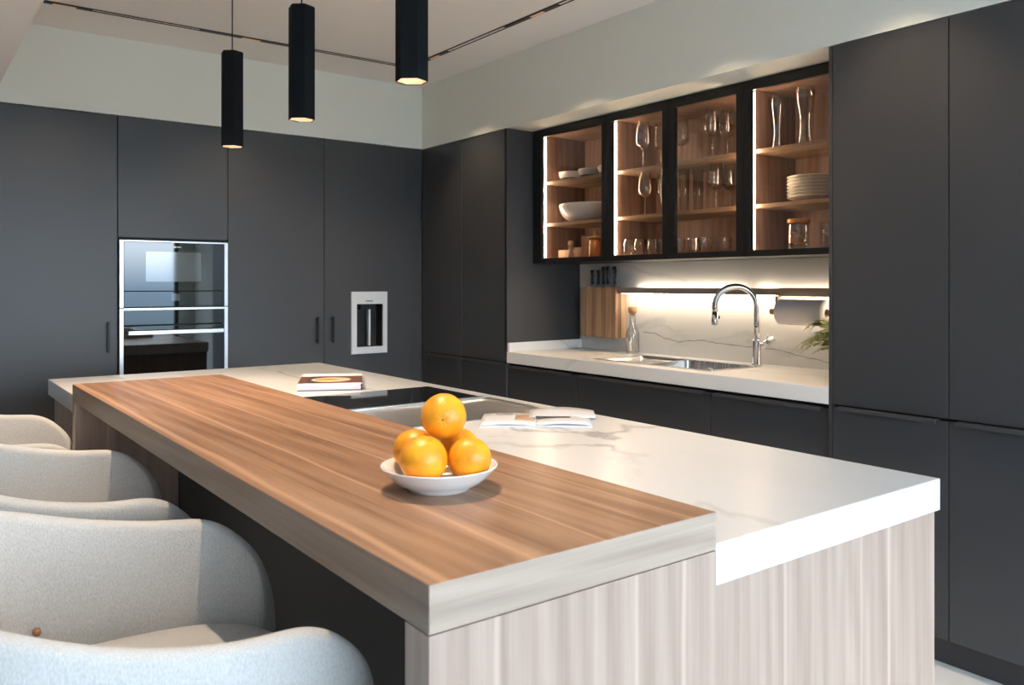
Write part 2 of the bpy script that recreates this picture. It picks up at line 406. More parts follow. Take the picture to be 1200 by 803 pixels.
# ceiling track: two black lips of a slot with black lamp modules set into it
track = thing('track_light', 'thin recessed black track light running along two sides of the ceiling', 'track light', (2.53, 4.42, CEIL))
def seg(x0, x1, y0, y1):
    return (x0, x1, y0, y1, CEIL - .004, CEIL + .002)
obj('rail', bx(seg(.42, 2.55, 4.402, 4.409), seg(.42, 2.543, 4.433, 4.437), seg(2.513, 2.519, -1.5, 4.402), seg(2.543, 2.547, -1.5, 4.437)), M['black'], track)
def module(x0, x1, y0, y1, lens):
    o = obj('lamp_module', bx((x0, x1, y0, y1, CEIL - .006, CEIL + .001)), M['black'], track)
    for (cx, cy) in lens:
        dx, dy = (.05, .009) if x1 - x0 > y1 - y0 else (.009, .05)
        obj('lens', bx((cx - dx, cx + dx, cy - dy, cy + dy, CEIL - .0075, CEIL - .005)), M['led_soft'], o)
M['led_soft'] = emit('track_lens', (1.0, .62, .38), .03)
for a, b_, l in ((.42, .77, [(.65, 4.42)]), (1.28, 1.76, [(1.55, 4.42)]), (2.44, 2.51, [])):
    module(a, b_, 4.408, 4.434, l)
for a, b_, l in ((3.98, 4.26, [(2.53, 4.12)]), (3.00, 3.42, [(2.53, 3.16)]), (2.10, 2.42, [(2.53, 2.26)]), (1.34, 1.66, [(2.53, 1.5)])):
    module(2.518, 2.544, a, b_, l)
for i, (x, y) in enumerate(DOWN_SPOTS):
    d = thing('downlight', ['round recessed black downlight over the near end of the island bar', 'round recessed black downlight over the far end of the island bar'][1 - i], 'ceiling light', (x, y, CEIL))
    obj('ring', lathe([(.032, -.002), (.045, -.004), (.047, 0), (.032, .0005)], 24), M['black'], d, world=False)
    obj('lens', lathe([(0, -.001), (.031, -.001), (.031, .0005)], 24), M['lamp_glow'], d, world=False)

# ------------------------------------------------------------------ tall units
T = .02; G = .0017
def front_x(name, y0, y1, z0, z1, parent, x=RX, mat=None):     # a door in the right-hand run (faces -X)
    return obj(name, bx((x, x + T, y0 + G, y1 - G, z0 + G, z1 - G)), mat or M['cab'], parent, bevel=.0012)
def front_y(name, x0, x1, z0, z1, parent, y=OY):               # a door in the oven run (faces -Y)
    return obj(name, bx((x0 + G, x1 - G, y, y + T, z0 + G, z1 - G)), M['cab'], parent, bevel=.0012)
def bar_handle(x, z0, z1, parent):
    return obj('handle', bx((x - .006, x + .006, OY - .030, OY - .020, z0, z1), (x - .005, x + .005, OY - .021, OY + .001, z0 + .012, z0 + .022), (x - .005, x + .005, OY - .021, OY + .001, z1 - .022, z1 - .012)), M['black'], parent, bevel=.0015)
def edge_pull(y0, y1, z, parent, x=RX):                       # folded metal lip over the top edge of a lower front
    return obj('edge_pull', bx((x - .018, x + .012, y0, y1, z - .001, z + .003), (x - .022, x - .018, y0, y1, z - .010, z + .003)), M['handle_metal'], parent, bevel=.0008)
M['handle_metal'] = flat('dark_pull_metal', (.11, .11, .118), .35, metal=.6)

def carcass_y(x0, x1, z0, z1, parent):
    return obj('carcass', bx((x0 + .001, x1 - .001, OY + T + .002, YB - .01, z0, z1)), M['carcass'], parent)
# oven run
c = thing('tall_cabinet', 'plain tall graphite cabinet left of the one beside the ovens, at the far left', 'cabinet', (.065, OY + .3, 0))
carcass_y(-.237, .366, .097, TOP, c); d = front_y('door', -.237, .366, .10, TOP, c); bar_handle(-.19, .95, 1.115, d)
c = thing('tall_cabinet', 'tall graphite cabinet with one vertical bar handle directly left of the ovens', 'cabinet', (.667, OY + .3, 0))
carcass_y(.367, .966, .097, TOP, c); d = front_y('door', .367, .966, .10, TOP, c); bar_handle(.918, .95, 1.115, d)
c = thing('oven_cabinet', 'tall graphite cabinet housing the two stacked built-in ovens', 'cabinet', (1.262, OY + .3, 0))
obj('carcass', bx((.968, .985, OY + T + .002, YB - .01, .097, TOP), (1.540, 1.556, OY + T + .002, YB - .01, .097, TOP), (.985, 1.54, OY + T + .4, YB - .01, .097, TOP),
                  (.985, 1.54, OY + T + .002, OY + T + .4, 1.565, TOP), (.985, 1.54, OY + T + .002, OY + T + .4, .097, .58)), M['carcass'], c)
front_y('door', .967, 1.558, 1.570, TOP, c); front_y('drawer', .967, 1.558, .10, .585, c)
c = thing('tall_cabinet', 'tall graphite cabinet with vertical handle between the ovens and the dispenser cabinet', 'cabinet', (1.858, OY + .3, 0))
carcass_y(1.559, 2.158, .097, TOP, c); d = front_y('door', 1.558, 2.159, .10, TOP, c); bar_handle(2.108, .945, 1.113, d)
c = thing('fridge_cabinet', 'tall graphite cabinet with a silver framed water dispenser in its door', 'cabinet', (2.472, OY + .3, 0))
obj('carcass', bx((2.161, 2.785, OY + .115, YB - .01, .097, TOP), (2.161, 2.345, OY + T + .002, OY + .115, .097, TOP), (2.60, 2.785, OY + T + .002, OY + .115, .097, TOP)), M['carcass'], c)
obj('door', cell_slab([2.161, 2.352, 2.586, 2.783], [.10, .885, 1.25, TOP - G], 0, T, lambda i, j: not (i == 1 and j == 1)), M['cab'], None)
dd = bpy.context.scene.objects['door'] if False else COL.objects[-1]
dd.data.transform(Matrix.Rotation(PI / 2, 4, 'X')); dd.data.transform(Matrix.Translation((0, OY + T, 0)))
dd.data.transform(Matrix.Translation(-c.location)); dd.parent = c
bar_handle(2.211, .945, 1.113, dd)
dp = obj('water_dispenser', cell_slab([2.340, 2.379, 2.566, 2.598], [.865, .909, 1.186, 1.266], 0, .02, lambda i, j: not (i == 1 and j == 1)), M['alu'], None)
dp.data.transform(Matrix.Rotation(PI / 2, 4, 'X')); dp.data.transform(Matrix.Translation((0, OY + .008, 0)))
dp.data.transform(Matrix.Translation(-c.location)); dp.parent = c
bv = dp.modifiers.new('b', 'BEVEL'); bv.width = .002; bv.limit_method = 'ANGLE'
obj('niche', bx((2.379, 2.566, OY + .085, OY + .095, .909, 1.186), (2.374, 2.379, OY, OY + .095, .905, 1.19), (2.566, 2.571, OY, OY + .095, .905, 1.19),
                (2.379, 2.566, OY, OY + .095, 1.186, 1.19), (2.379, 2.566, OY, OY + .095, .903, .909)), M['carcass'], dp)
obj('nozzle', bx((2.482, 2.496, OY + .03, OY + .06, .912, 1.16)), M['alu'], dp)
obj('nozzle_block', bx((2.42, 2.52, OY + .02, OY + .084, 1.15, 1.185)), M['carcass'], dp)
obj('button', bx((2.44, 2.49, OY - .0135, OY - .0115, 1.203, 1.209)), M['handle_metal'], dp)
obj('filler_strip', bx((2.7865, RX + .001, OY + .004, OY + T, .10, TOP)), M['cab'], c, bevel=.001)

# ------------------------------------------------------------------ ovens
def oven_trims(z0, z1, parent):
    obj('side_trim', bx((.972, .992, OY - .018, OY + .01, z0, z1)), M['steel_trim'], parent, bevel=.001)
    obj('side_trim', bx((1.533, 1.553, OY - .018, OY + .01, z0, z1)), M['steel_trim'], parent, bevel=.001)
mo = thing('compact_oven', 'upper built-in compact oven, dark glass with a pale rectangular window', 'oven', (1.262, OY + .2, 1.19))
obj('housing', bx((.99, 1.535, OY + .012, OY + .40, 1.19, 1.553)), M['carcass'], mo)
oven_trims(1.188, 1.556, mo)
obj('top_trim', bx((.992, 1.533, OY - .018, OY + .01, 1.548, 1.556)), M['steel_trim'], mo)
md = obj('door', bx((.993, 1.532, OY - .016, OY + .01, 1.278, 1.547)), M['oven_glass'], mo, bevel=.0015)
obj('window', bx((1.105, 1.400, OY - .0172, OY - .0155, 1.330, 1.495)), M['oven_window'], md)
# small maker's mark on the glass: round dot and a short word-like bar
obj('emblem', bx((1.252, 1.262, OY - .0172, OY - .0158, 1.518, 1.528), (1.266, 1.292, OY - .0172, OY - .0158, 1.521, 1.526)), M['ceramic'], md)
mc = obj('control_panel', bx((.993, 1.532, OY - .016, OY + .01, 1.190, 1.2755)), M['oven_glass'], mo, bevel=.0015)
obj('display', bx((1.240, 1.285, OY - .0172, OY - .0155, 1.222, 1.262)), M['oven_window'], mc)
ov = thing('oven', 'lower built-in oven with a steel bar handle across its black glass', 'oven', (1.262, OY + .2, .59))
obj('housing', bx((.99, 1.535, OY + .012, OY + .40, .588, 1.184)), M['carcass'], ov)
oven_trims(.588, 1.184, ov)
obj('top_trim', bx((.992, 1.533, OY - .018, OY + .01, 1.173, 1.184)), M['steel_trim'], ov)
oc = obj('control_panel', bx((.993, 1.532, OY - .016, OY + .01, 1.092, 1.172)), M['oven_glass'], ov, bevel=.0015)
od = obj('door', bx((.993, 1.532, OY - .016, OY + .01, .592, 1.086)), M['oven_glass'], ov, bevel=.0015)
obj('window', bx((1.06, 1.465, OY - .0172, OY - .0155, .66, 1.02)), M['oven_window2'] if 'oven_window2' in M else M['black_glass'], od)
obj('handle', bx((1.008, 1.517, OY - .062, OY - .050, 1.040, 1.062), (1.012, 1.026, OY - .052, OY - .014, 1.044, 1.058), (1.499, 1.513, OY - .052, OY - .014, 1.044, 1.058)), M['steel_trim'], od, bevel=.002)

# ------------------------------------------------------------------ right-hand run
def carcass_x(y0, y1, z0, z1, parent, x=RX):
    return obj('carcass', bx((x + T + .002, XR - .022, y0 + .001, y1 - .001, z0, z1)), M['carcass'], parent)
c = thing('larder_cabinet', 'tall graphite larder cabinet left of the worktop, with two upper doors and two lower fronts', 'cabinet', (RX + .3, 4.32, 0))
carcass_x(3.887, 4.774, .097, TOP, c)
obj('filler_strip', bx((RX + .003, RX + T, 4.776, OY - .001, .10, TOP)), M['cab'], c, bevel=.001)
for y0, y1 in ((4.347, 4.774), (3.870, 4.347)):
    front_x('door', y0, y1, .857, TOP, c)
    lo = front_x('drawer', y0, y1, .10, .850, c); edge_pull(y0 + .035, y1 - .02, .850, lo)
obj('side_panel', bx((RX, XR - .022, 3.867, 3.886, .921, TOP)), M['cab'], c, bevel=.001)
for i, (y0, y1, lab) in enumerate(((3.263, 3.866, 'graphite base cabinet under the worktop, next to the larder'),
                                   (2.375, 3.263, 'wide graphite base cabinet under the worktop below the sink'),
                                   (1.795, 2.375, 'graphite base cabinet under the worktop, next to the tall right cabinets'))):
    c = thing('base_cabinet', lab, 'cabinet', (RX + .3, (y0 + y1) / 2, 0), group=None)
    if i != 1: obj('carcass', bx((RX + .012 + T + .002, XR - .022, y0 + .001, y1 - .001, .097, .853)), M['carcass'], c)
    else: obj('carcass', bx((RX + .034, XR - .022, y0 + .001, y1 - .001, .097, .70), (RX + .034, RX + .05, y0 + .001, y1 - .001, .70, .853)), M['carcass'], c)
    dr = front_x('door', y0, y1, .10, .838, c, x=RX + .012); edge_pull(y0 + .03, y1 - .03, .838, dr, x=RX + .012)
labs = ['tall graphite cabinet immediately right of the sink worktop, upper and lower door', 'tall graphite cabinet at the right edge of the picture, next to the first tall one', 'third tall graphite cabinet right of the worktop, nearest the window wall']
for i, (y0, y1) in enumerate(((1.344, 1.778), (.744, 1.344), (.21, .744))):
    c = thing('tall_cabinet', labs[i], 'cabinet', (RX + .3, (y0 + y1) / 2, 0))
    carcass_x(y0, y1, .097, TOP, c)
    front_x('door', y0, y1, .857, TOP, c)
    lo = front_x('lower_door', y0, y1, .10, .850, c); edge_pull(y0 + .035, y1 - .028, .850, lo)
    if i == 0: obj('side_panel', bx((RX - .001, XR - .022, 1.779, 1.793, .097, TOP)), M['cab'], c, bevel=.001)

# backsplash, worktop, sink
bs = thing('backsplash', 'pale veined marble backsplash behind the sink', 'backsplash', (3.44, 2.8, .92))
obj('slab', bx((3.44, 3.459, 1.794, 3.866, .9205, 1.4395)), M['splash'], bs)
vb = bmesh.new(); pts = []
yy, zz = 3.30, 1.035
random.seed(21)
ctrl = [(3.33, 1.040), (3.24, 1.038), (3.16, 1.016), (3.06, 1.000), (2.98, 1.008), (2.90, 1.018), (2.80, 1.008), (2.66, 1.003), (2.50, 1.000), (2.40, .992), (2.28, .972), (2.15, .955), (2.02, .946)]
fine_pts = []
for (a, b_) in zip(ctrl, ctrl[1:]):
    for k in range(5):
        f = k / 5; fine_pts.append((a[0] * (1 - f) + b_[0] * f, a[1] * (1 - f) + b_[1] * f + random.uniform(-.003, .003)))
prev = None
for i, (y, z) in enumerate(fine_pts):
    w = .0012 + .0016 * abs(math.sin(i * .7)) * (1 - i / len(fine_pts) * .5)
    cur = (vb.verts.new((3.4396, y, z - w)), vb.verts.new((3.4396, y, z + w)))
    if prev: vb.faces.new((prev[0], cur[0], cur[1], prev[1]))
    prev = cur
M['vein'] = flat('vein_grey', (.28, .29, .28), .4)
obj('vein', vb, M['vein'], bs)
ws = thing('worktop', 'white marble worktop with sink along the right wall', 'worktop', (3.15, 2.8, .855))
SX0, SX1, SY0, SY1 = 2.965, 3.315, 2.445, 3.205
obj('slab', cell_slab([RX - .002, SX0, SX1, 3.4585], [1.7945, SY0, SY1, 3.866], .855, .92, lambda i, j: not (i == 1 and j == 1)), M['marble2'], ws, bevel=.002)
obj('upstand', bx((RX + .004, 3.4395, 3.850, 3.8665, .9202, .972)), M['marble2'], ws, bevel=.001)
sk = thing('sink', 'stainless steel sink with draining area set into the worktop', 'sink', (3.17, 2.85, .92))
obj('rim', cell_slab([SX0 - .012, SX0 + .012, SX1 - .012, SX1 + .012], [SY0 - .012, SY0 + .012, SY1 - .012, SY1 + .012], .9203, .923, lambda i, j: not (i == 1 and j == 1)), M['steel'], sk, bevel=.001)
def basin(x0, x1, y0, y1, zt, zb, r=.04, n=6, thick=.002):
    bm = bmesh.new()
    def loop(x0, x1, y0, y1, r, z):
        out = []
        for (cx, cy, a0) in ((x1 - r, y1 - r, 0), (x0 + r, y1 - r, PI / 2), (x0 + r, y0 + r, PI), (x1 - r, y0 + r, 3 * PI / 2)):
            for k in range(n + 1):
                a = a0 + PI / 2 * k / n; out.append(bm.verts.new((cx + r * math.cos(a), cy + r * math.sin(a), z)))
        return out
    L = [loop(x0, x1, y0, y1, r, zt), loop(x0 + .004, x1 - .004, y0 + .004, y1 - .004, r, zb + (zt - zb) * .15), loop(x0 + .02, x1 - .02, y0 + .02, y1 - .02, r * .7, zb)]
    for a, b_ in zip(L, L[1:]):
        for k in range(len(a)):
            f = bm.faces.new((a[k], a[(k + 1) % len(a)], b_[(k + 1) % len(a)], b_[k])); f.smooth = True
    bm.faces.new(L[-1]); return bm
obj('bowl', basin(SX0 + .012, SX1 - .012, SY0 + .012, 2.87, .9205, .74), M['steel'], sk)
db = basin(SX0 + .012, SX1 - .012, 2.885, SY1 - .012, .9205, .905, r=.025)
obj('drainer', db, M['steel'], sk)
obj('divider', bx((SX0 + .010, SX1 - .010, 2.868, 2.887, .916, .9206)), M['steel'], sk, bevel=.001)
obj('drain_control', lathe([(0, .93), (.016, .93), (.018, .927), (.018, .9231), (.010, .9231)], 20, (3.005, 2.475, 0)), M['chrome'], sk)

# faucet
fc = thing('faucet', 'tall chrome gooseneck tap behind the sink', 'tap', (3.365, 2.490, .9205))
obj('base', lathe([(0, 0), (.026, 0), (.026, .006), (.021, .009), (.020, .12), (.018, .126), (0, .126)], 24), M['chrome'], fc, world=False)
dx, dy = -.707, .707; R_ = .10
path = [(0, 0, .12), (0, 0, .20), (0, 0, .285)]
for k in range(1, 17):
    a = PI * k / 16; q = R_ - R_ * math.cos(a); path.append((dx * q, dy * q, .285 + R_ * math.sin(a)))
path += [(dx * .2, dy * .2, .25)]
obj('spout', tube(path, .0145, 16), M['chrome'], fc, world=False)
obj('spray_head', tube([(dx * .20, dy * .20, .255), (dx * .20, dy * .20, .21), (dx * .20, dy * .20, .195)], [.0165, .0165, .015], 16), M['chrome'], fc, world=False)
obj('spray_button', bx((dx * .20 + .010, dx * .20 + .024, dy * .20 - .012, dy * .20 + .0, .225, .24)), M['black'], fc, world=False)
ldx, ldy = .62, -.78
obj('lever_body', tube([(0, 0, .07), (ldx * .035, ldy * .035, .10), (ldx * .078, ldy * .078, .135)], .0165, 16), M['chrome'], fc, world=False)
obj('lever', tube([(ldx * .045, ldy * .045, .112), (ldx * .055 - .02, ldy * .055 - .01, .15)], .004, 8), M['chrome'], fc, world=False)

# rail with LED above and below
rl = thing('wall_rail', 'long bronze wall rail with glowing light strips above and below, behind the sink', 'rail', (3.39, 2.6, 1.26))
obj('bar', bx((3.372, 3.404, 1.796, 3.462, 1.262, 1.296)), M['rail'], rl, bevel=.001)
for y_ in (3.36, 2.55, 1.86): obj('bracket', bx((3.4045, 3.4395, y_, y_ + .04, 1.268, 1.290)), M['rail'], rl)
obj('led_strip', bx((3.380, 3.401, 1.81, 3.44, 1.2603, 1.2615)), M['led_rail_up'], rl)
obj('led_strip', bx((3.4045, 3.4085, 2.60, 3.355, 1.264, 1.2945)), M['led_rail'], rl)
obj('led_strip', bx((3.4045, 3.4085, 1.905, 2.545, 1.2625, 1.280)), M['led_rail'], rl)
obj('led_strip', bx((3.4045, 3.4085, 2.44, 2.545, 1.2805, 1.2945)), M['led_rail'], rl)

# knife block and knives
kb = thing('knife_block', 'wooden knife block of glued strips hanging at the left end of the rail', 'knife block', (3.39, 3.61, 1.0))
KY0, KY1 = 3.463, 3.757
n_s = 7; cols = ['blockB', 'blockA', 'blockB', 'blockA', 'blockB', 'blockA', 'blockB']
for i in range(n_s):
    a = KY1 - (KY1 - KY0) * i / n_s; b_ = KY1 - (KY1 - KY0) * (i + 1) / n_s
    obj('strip', bx((3.356, 3.378, b_ + .0006, a - .0006, 1.0, 1.300)), M[cols[i]], kb, bevel=.0008)
obj('back_strip', bx((3.379, 3.4005, KY0 + .001, KY1, 1.0, 1.300)), M['blockC'], kb)
obj('back_strip', bx((3.401, 3.438, KY0 + .001, KY1, 1.0, 1.300)), M['blockA'], kb, bevel=.001)
kn = [(3.695, .085, 'leftmost small black-handled knife in the wall block'), (3.645, .085, 'second small black-handled knife from the left in the wall block'),
      (3.600, .105, 'large black-handled knife in the middle of the wall block'), (3.565, .105, 'large black-handled knife second from the right in the wall block'),
      (3.505, .105, 'rightmost large black-handled knife in the wall block')]
for y, h, lab in kn:
    k = thing('knife', lab, 'knife', (3.390, y, 1.3005), group='knives in the wall block')
    obj('blade', bx((-.001, .001, -.012, .012, -.0, .006)), M['steel'], k, world=False)
    obj('bolster', bx((-.007, .007, -.010, .010, .004, .016)), M['steel'], k, world=False, bevel=.002)
    hb = tube([(0, 0, .014), (0, .001, .014 + h * .3), (0, -.001, .014 + h * .7), (0, .004, .014 + h)], [.010, .0095, .0105, .012], 10)
    for v in hb.verts: v.co.x *= .7; v.co.y *= 1.25
    hh = obj('handle', hb, M['handle_black'], k, world=False)
    for q in (.25, .5, .75):
        obj('rivet', lathe([(0, -.0084), (.003, -.0084), (.003, .0)], 8, (0, 0, .014 + h * q), axis='X'), M['chrome'], hh, world=False)

# bottle
bt = thing('glass_carafe', 'clear glass carafe with cork stopper standing beside the knife block', 'carafe', (3.385, 3.355, .9205))
prof_o = [(0, 0), (.036, 0), (.040, .004), (.040, .105), (.036, .125), (.021, .150), (.0185, .16), (.0185, .225), (.021, .229)]
prof_i = [(.019, .229), (.0165, .225), (.0165, .16), (.019, .150), (.0335, .124), (.0375, .105), (.0375, .008), (0, .006)]
obj('flask', lathe(prof_o + prof_i, 28), M['glass'], bt, world=False)
obj('stopper', lathe([(0, .215), (.0160, .215), (.0160, .2295), (.024, .2297), (.025, .262), (.023, .265), (0, .265)], 20), M['cork'], bt, world=False)

# paper towel
ph = thing('towel_holder', 'bronze bracket with wooden end knob hanging from the wall rail', 'holder', (3.35, 2.36, 1.26))
obj('plate', bx((3.366, 3.3715, 1.80, 2.362, 1.258, 1.299)), M['rail'], ph)
obj('arm', bx((3.336, 3.3715, 2.352, 2.366, 1.172, 1.262)), M['rail'], ph, bevel=.001)
obj('rod', tube([(3.345, 2.37, 1.186), (3.345, 1.88, 1.186)], .007, 12), M['rail'], ph)
obj('knob', tube([(3.345, 2.395, 1.186), (3.345, 2.368, 1.186)], .014, 16), M['cork'], ph)
tr_ = thing('paper_towel', 'white roll of paper towel hanging under the right end of the rail', 'paper towel', (3.345, 2.22, 1.186))
pr_ = [(.020, -.12), (.057, -.12), (.060, -.117), (.060, .117), (.057, .12), (.020, .12), (.020, -.12)]
obj('roll', lathe(pr_, 40, axis='Y'), M['paper'], tr_, world=False)
obj('core', lathe([(.0185, -.1195), (.0199, -.1195), (.0199, .1195), (.0185, .1195), (.0185, -.1195)], 24, axis='Y'), M['cork'], tr_, world=False)

# fern
fn = thing('potted_fern', 'green fern whose fronds show beside the tall cabinet on the worktop', 'plant', (3.27, 1.93, .9205))
obj('pot', lathe([(0, 0), (.04, 0), (.052, .09), (.055, .092), (.048, .092), (.046, .08), (0, .078)], 28), M['pot'], fn, world=False)
random.seed(5)
def frond(az, length, rise, droop, n=24):
    bm = bmesh.new(); P = []
    for i in range(n):
        f = i / (n - 1); P.append(Vector((math.cos(az) * length * f, math.sin(az) * length * f, .085 + rise * math.sin(f * PI * .62) - droop * f * f)))
    tube([tuple(p) for p in P], [.0016 * (1 - .7 * i / (n - 1)) for i in range(n)], 5, bm=bm)
    side = Vector((-math.sin(az), math.cos(az), 0))
    for i in range(3, n):
        f = i / (n - 1); L = .046 * math.sin(PI * min(1, f * .9 + .12)) + .006
        t = (P[i] - P[i - 1]).normalized()
        for s in (-1, 1):
            d = (side * s + t * .55 + Vector((0, 0, random.uniform(-.45, .2)))).normalized(); wv_ = t * .0062
            a = P[i]; m1 = a + d * L * .5; e_ = a + d * L
            v = [bm.verts.new(p) for p in (a - wv_ * .4, m1 - wv_, e_, m1 + wv_ + Vector((0, 0, .001)), a + wv_ * .4)]
            bm.faces.new(v)
    return bm
for az, L, ri, dr in ((1.55, .30, .13, .06), (1.85, .27, .05, .08), (1.25, .26, .09, .09), (2.3, .22, .12, .10), (.6, .14, .16, .08), (2.9, .20, .15, .09), (3.6, .18, .16, .10), (4.6, .10, .17, .08), (2.0, .33, .10, .15), (1.5, .25, .02, .06), (1.7, .29, .09, .10), (1.6, .27, .12, .12), (1.8, .30, .07, .10), (1.45, .30, .11, .13), (1.62, .24, .15, .07)):
    obj('frond', frond(az, L * .80, ri + .04, dr * .9), M['fern'], fn, world=False)

# ------------------------------------------------------------------ glass wall cabinets
GX = 3.058; GZ0, GZ1 = 1.44, TOP; BW = 3.438
SH1, SH2 = 1.677, 1.925
def wall_cab(y0, y1, doors, label, led=True):
    c = thing('glass_cabinet', label, 'cabinet', (3.25, (y0 + y1) / 2, GZ0), group='lit glass-fronted wall cabinets')
    yb = [y0 + .001, y1 - .001]
    obj('carcass', bx((GX + .024, BW, yb[0], yb[0] + .006, GZ0, GZ1), (GX + .024, BW, yb[1] - .006, yb[1], GZ0, GZ1),
                      (GX + .024, BW, yb[0] + .006, yb[1] - .006, GZ0, GZ0 + .006), (GX + .024, BW, yb[0] + .006, yb[1] - .006, GZ1 - .006, GZ1), (BW - .006, BW, yb[0] + .006, yb[1] - .006, GZ0 + .006, GZ1 - .006)), M['black'], c)
    a, b_ = yb[0] + .0062, yb[1] - .0062
    obj('lining', bx((GX + .03, BW - .0065, a, a + .016, GZ0 + .0065, GZ1 - .0065), (GX + .03, BW - .0065, b_ - .016, b_, GZ0 + .0065, GZ1 - .0065),
                     (GX + .03, BW - .0065, a + .016, b_ - .016, GZ1 - .030, GZ1 - .0065), (GX + .03, BW - .0065, a + .016, b_ - .016, GZ0 + .0065, GZ0 + .024),
                     (BW - .018, BW - .0065, a + .016, b_ - .016, GZ0 + .024, GZ1 - .030)), M['lining'], c)
    for z in (SH1, SH2):
        obj('shelf', bx((GX + .055, BW - .0185, a + .017, b_ - .017, z - .018, z)), M['shelf_wood'], c, bevel=.001)
    if led: obj('led_strip', bx((GX + .033, GX + .047, b_ - .021, b_ - .0165, GZ0 + .035, GZ1 - .045)), M['led'], c)
    if len(doors) == 2: obj('led_strip', bx((GX + .033, GX + .047, a + .0165, a + .021, GZ0 + .035, GZ1 - .045)), M['led'], c)
    for (d0, d1, hinge_low) in doors:
        fr = cell_slab([d0 + .0015, d0 + .040, d1 - .040, d1 - .0015], [GZ0, GZ0 + .028, GZ1 - .045, GZ1], 0, .022, lambda i, j: not (i == 1 and j == 1))
        # grid is Y by Z: stand it up
        for v in fr.verts: v.co = Vector((GX + v.co.z, v.co.x, v.co.y))
        d = obj('door', fr, M['black'], c, bevel=.0008)
        obj('glass_pane', bx((GX + .009, GX + .013, d0 + .040, d1 - .040, GZ0 + .028, GZ1 - .045)), M['door_pane'], d)
        if hinge_low: obj('hinge', bx((GX + .0235, GX + .040, d0 + .024, d0 + .040, GZ0 + .03, GZ0 + .115)), M['black_matt'], d)
    return c
cl = wall_cab(3.225, 3.822, [(3.225, 3.822, True)], 'leftmost glass-fronted wall cabinet, holding bowls, with lit strip at its left')
wall_cab(2.336, 3.225, [(2.785, 3.225, True), (2.336, 2.785, False)], 'wide two-door glass wall cabinet in the middle, holding wine glasses')
wall_cab(1.796, 2.336, [(1.796, 2.336, False)], 'rightmost glass-fronted wall cabinet, holding beer glasses and plates')
S1, S2, S0 = SH1 + .0005, SH2 + .0005, GZ0 + .0245
obj('filler_strip', bx((GX + .002, BW, 3.8225, 3.8655, GZ0, TOP)), M['black'], cl)

# crockery and glasses in the cabinets
def bowl_obj(name, mats, R, H, foot, parent, th=.004, n=36, inner=None):
    o = [(0, 0), (foot, 0), (foot + .002, .004)]; k = 10
    for i in range(1, k + 1):
        f = i / k; o.append((foot + (R - foot) * math.sin(f * PI / 2) ** .85, .004 + (H - .004) * (1 - math.cos(f * PI / 2)) ** .9))
    i_ = [(max(0, r - th), z + (th if j < 4 else th * .3)) for j, (r, z) in enumerate(o[2:])][::-1]
    bm = lathe(o + [(R - th * .5, H + th * .3)], n)
    if isinstance(mats, list):
        for f in bm.faces:
            if f.calc_center_median().z > H * .42: f.material_index = 1
    lathe([(R - th * .5, H + th * .3)] + i_ + [(0, .004 + th)], n, bm=bm, mi=1 if isinstance(mats, list) else 0)
    return obj(name, bm, mats, parent, world=False)
for (x, y, lab) in ((3.24, 3.715, 'small white bowl, darker low on its outside, leftmost on the top shelf of the left cabinet'), (3.24, 3.541, 'small white bowl, darker low on its outside, second on the top shelf of the left cabinet'), (3.24, 3.375, 'small bowl mostly hidden behind the door frame on the top shelf of the left cabinet')):
    o = bowl_obj('small_bowl', [M['bowl_dark'], M['ceramic']], .080, .056, .042, None)
    o.location = (x, y, S2); tag(o, lab, 'bowl', 'small two-tone bowls')
o = bowl_obj('serving_bowl', M['ceramic'], .150, .105, .065, None); o.scale = (1, 1.25, 1)
o.location = (3.245, 3.585, S1); tag(o, 'large white oval serving bowl on the middle shelf of the left cabinet', 'bowl')
st = thing('stepped_wood_stand', 'stepped pale wooden display block at the bottom of the left cabinet', 'stand', (3.22, 3.63, S0))
obj('low_step', bx((3.16, 3.25, 3.605, 3.745, S0, S0 + .052)), M['blockA'], st, bevel=.001)
obj('middle_step', bx((3.16, 3.25, 3.543, 3.604, S0, S0 + .064)), M['blockB'], st, bevel=.001)
obj('high_step', bx((3.16, 3.25, 3.475, 3.542, S0, S0 + .128)), M['blockB'], st, bevel=.001)
pm = thing('pepper_mill', 'small turned wooden mill in front of the stepped wooden block', 'mill', (3.132, 3.600, S0))
obj('body', lathe([(0, 0), (.017, 0), (.017, .02), (.012, .045), (.016, .07), (.016, .072), (0, .072)], 18), M['blockB'], pm, world=False)
obj('cap', lathe([(0, .0725), (.0165, .0725), (.0175, .08), (.0165, .098), (.012, .101), (0, .101)], 18), M['blockA'], pm, world=False)
aj = thing('amber_canister', 'amber glazed canister with a wooden lid at the bottom right of the left cabinet', 'canister', (3.14, 3.40, S0))
obj('body', lathe([(0, 0), (.036, 0), (.038, .004), (.038, .105), (0, .105)], 28), M['amber'], aj, world=False)
obj('lid', lathe([(0, .1055), (.043, .1055), (.043, .116), (.012, .122), (.009, .135), (.014, .148), (0, .153)], 24), M['cork'], aj, world=False)

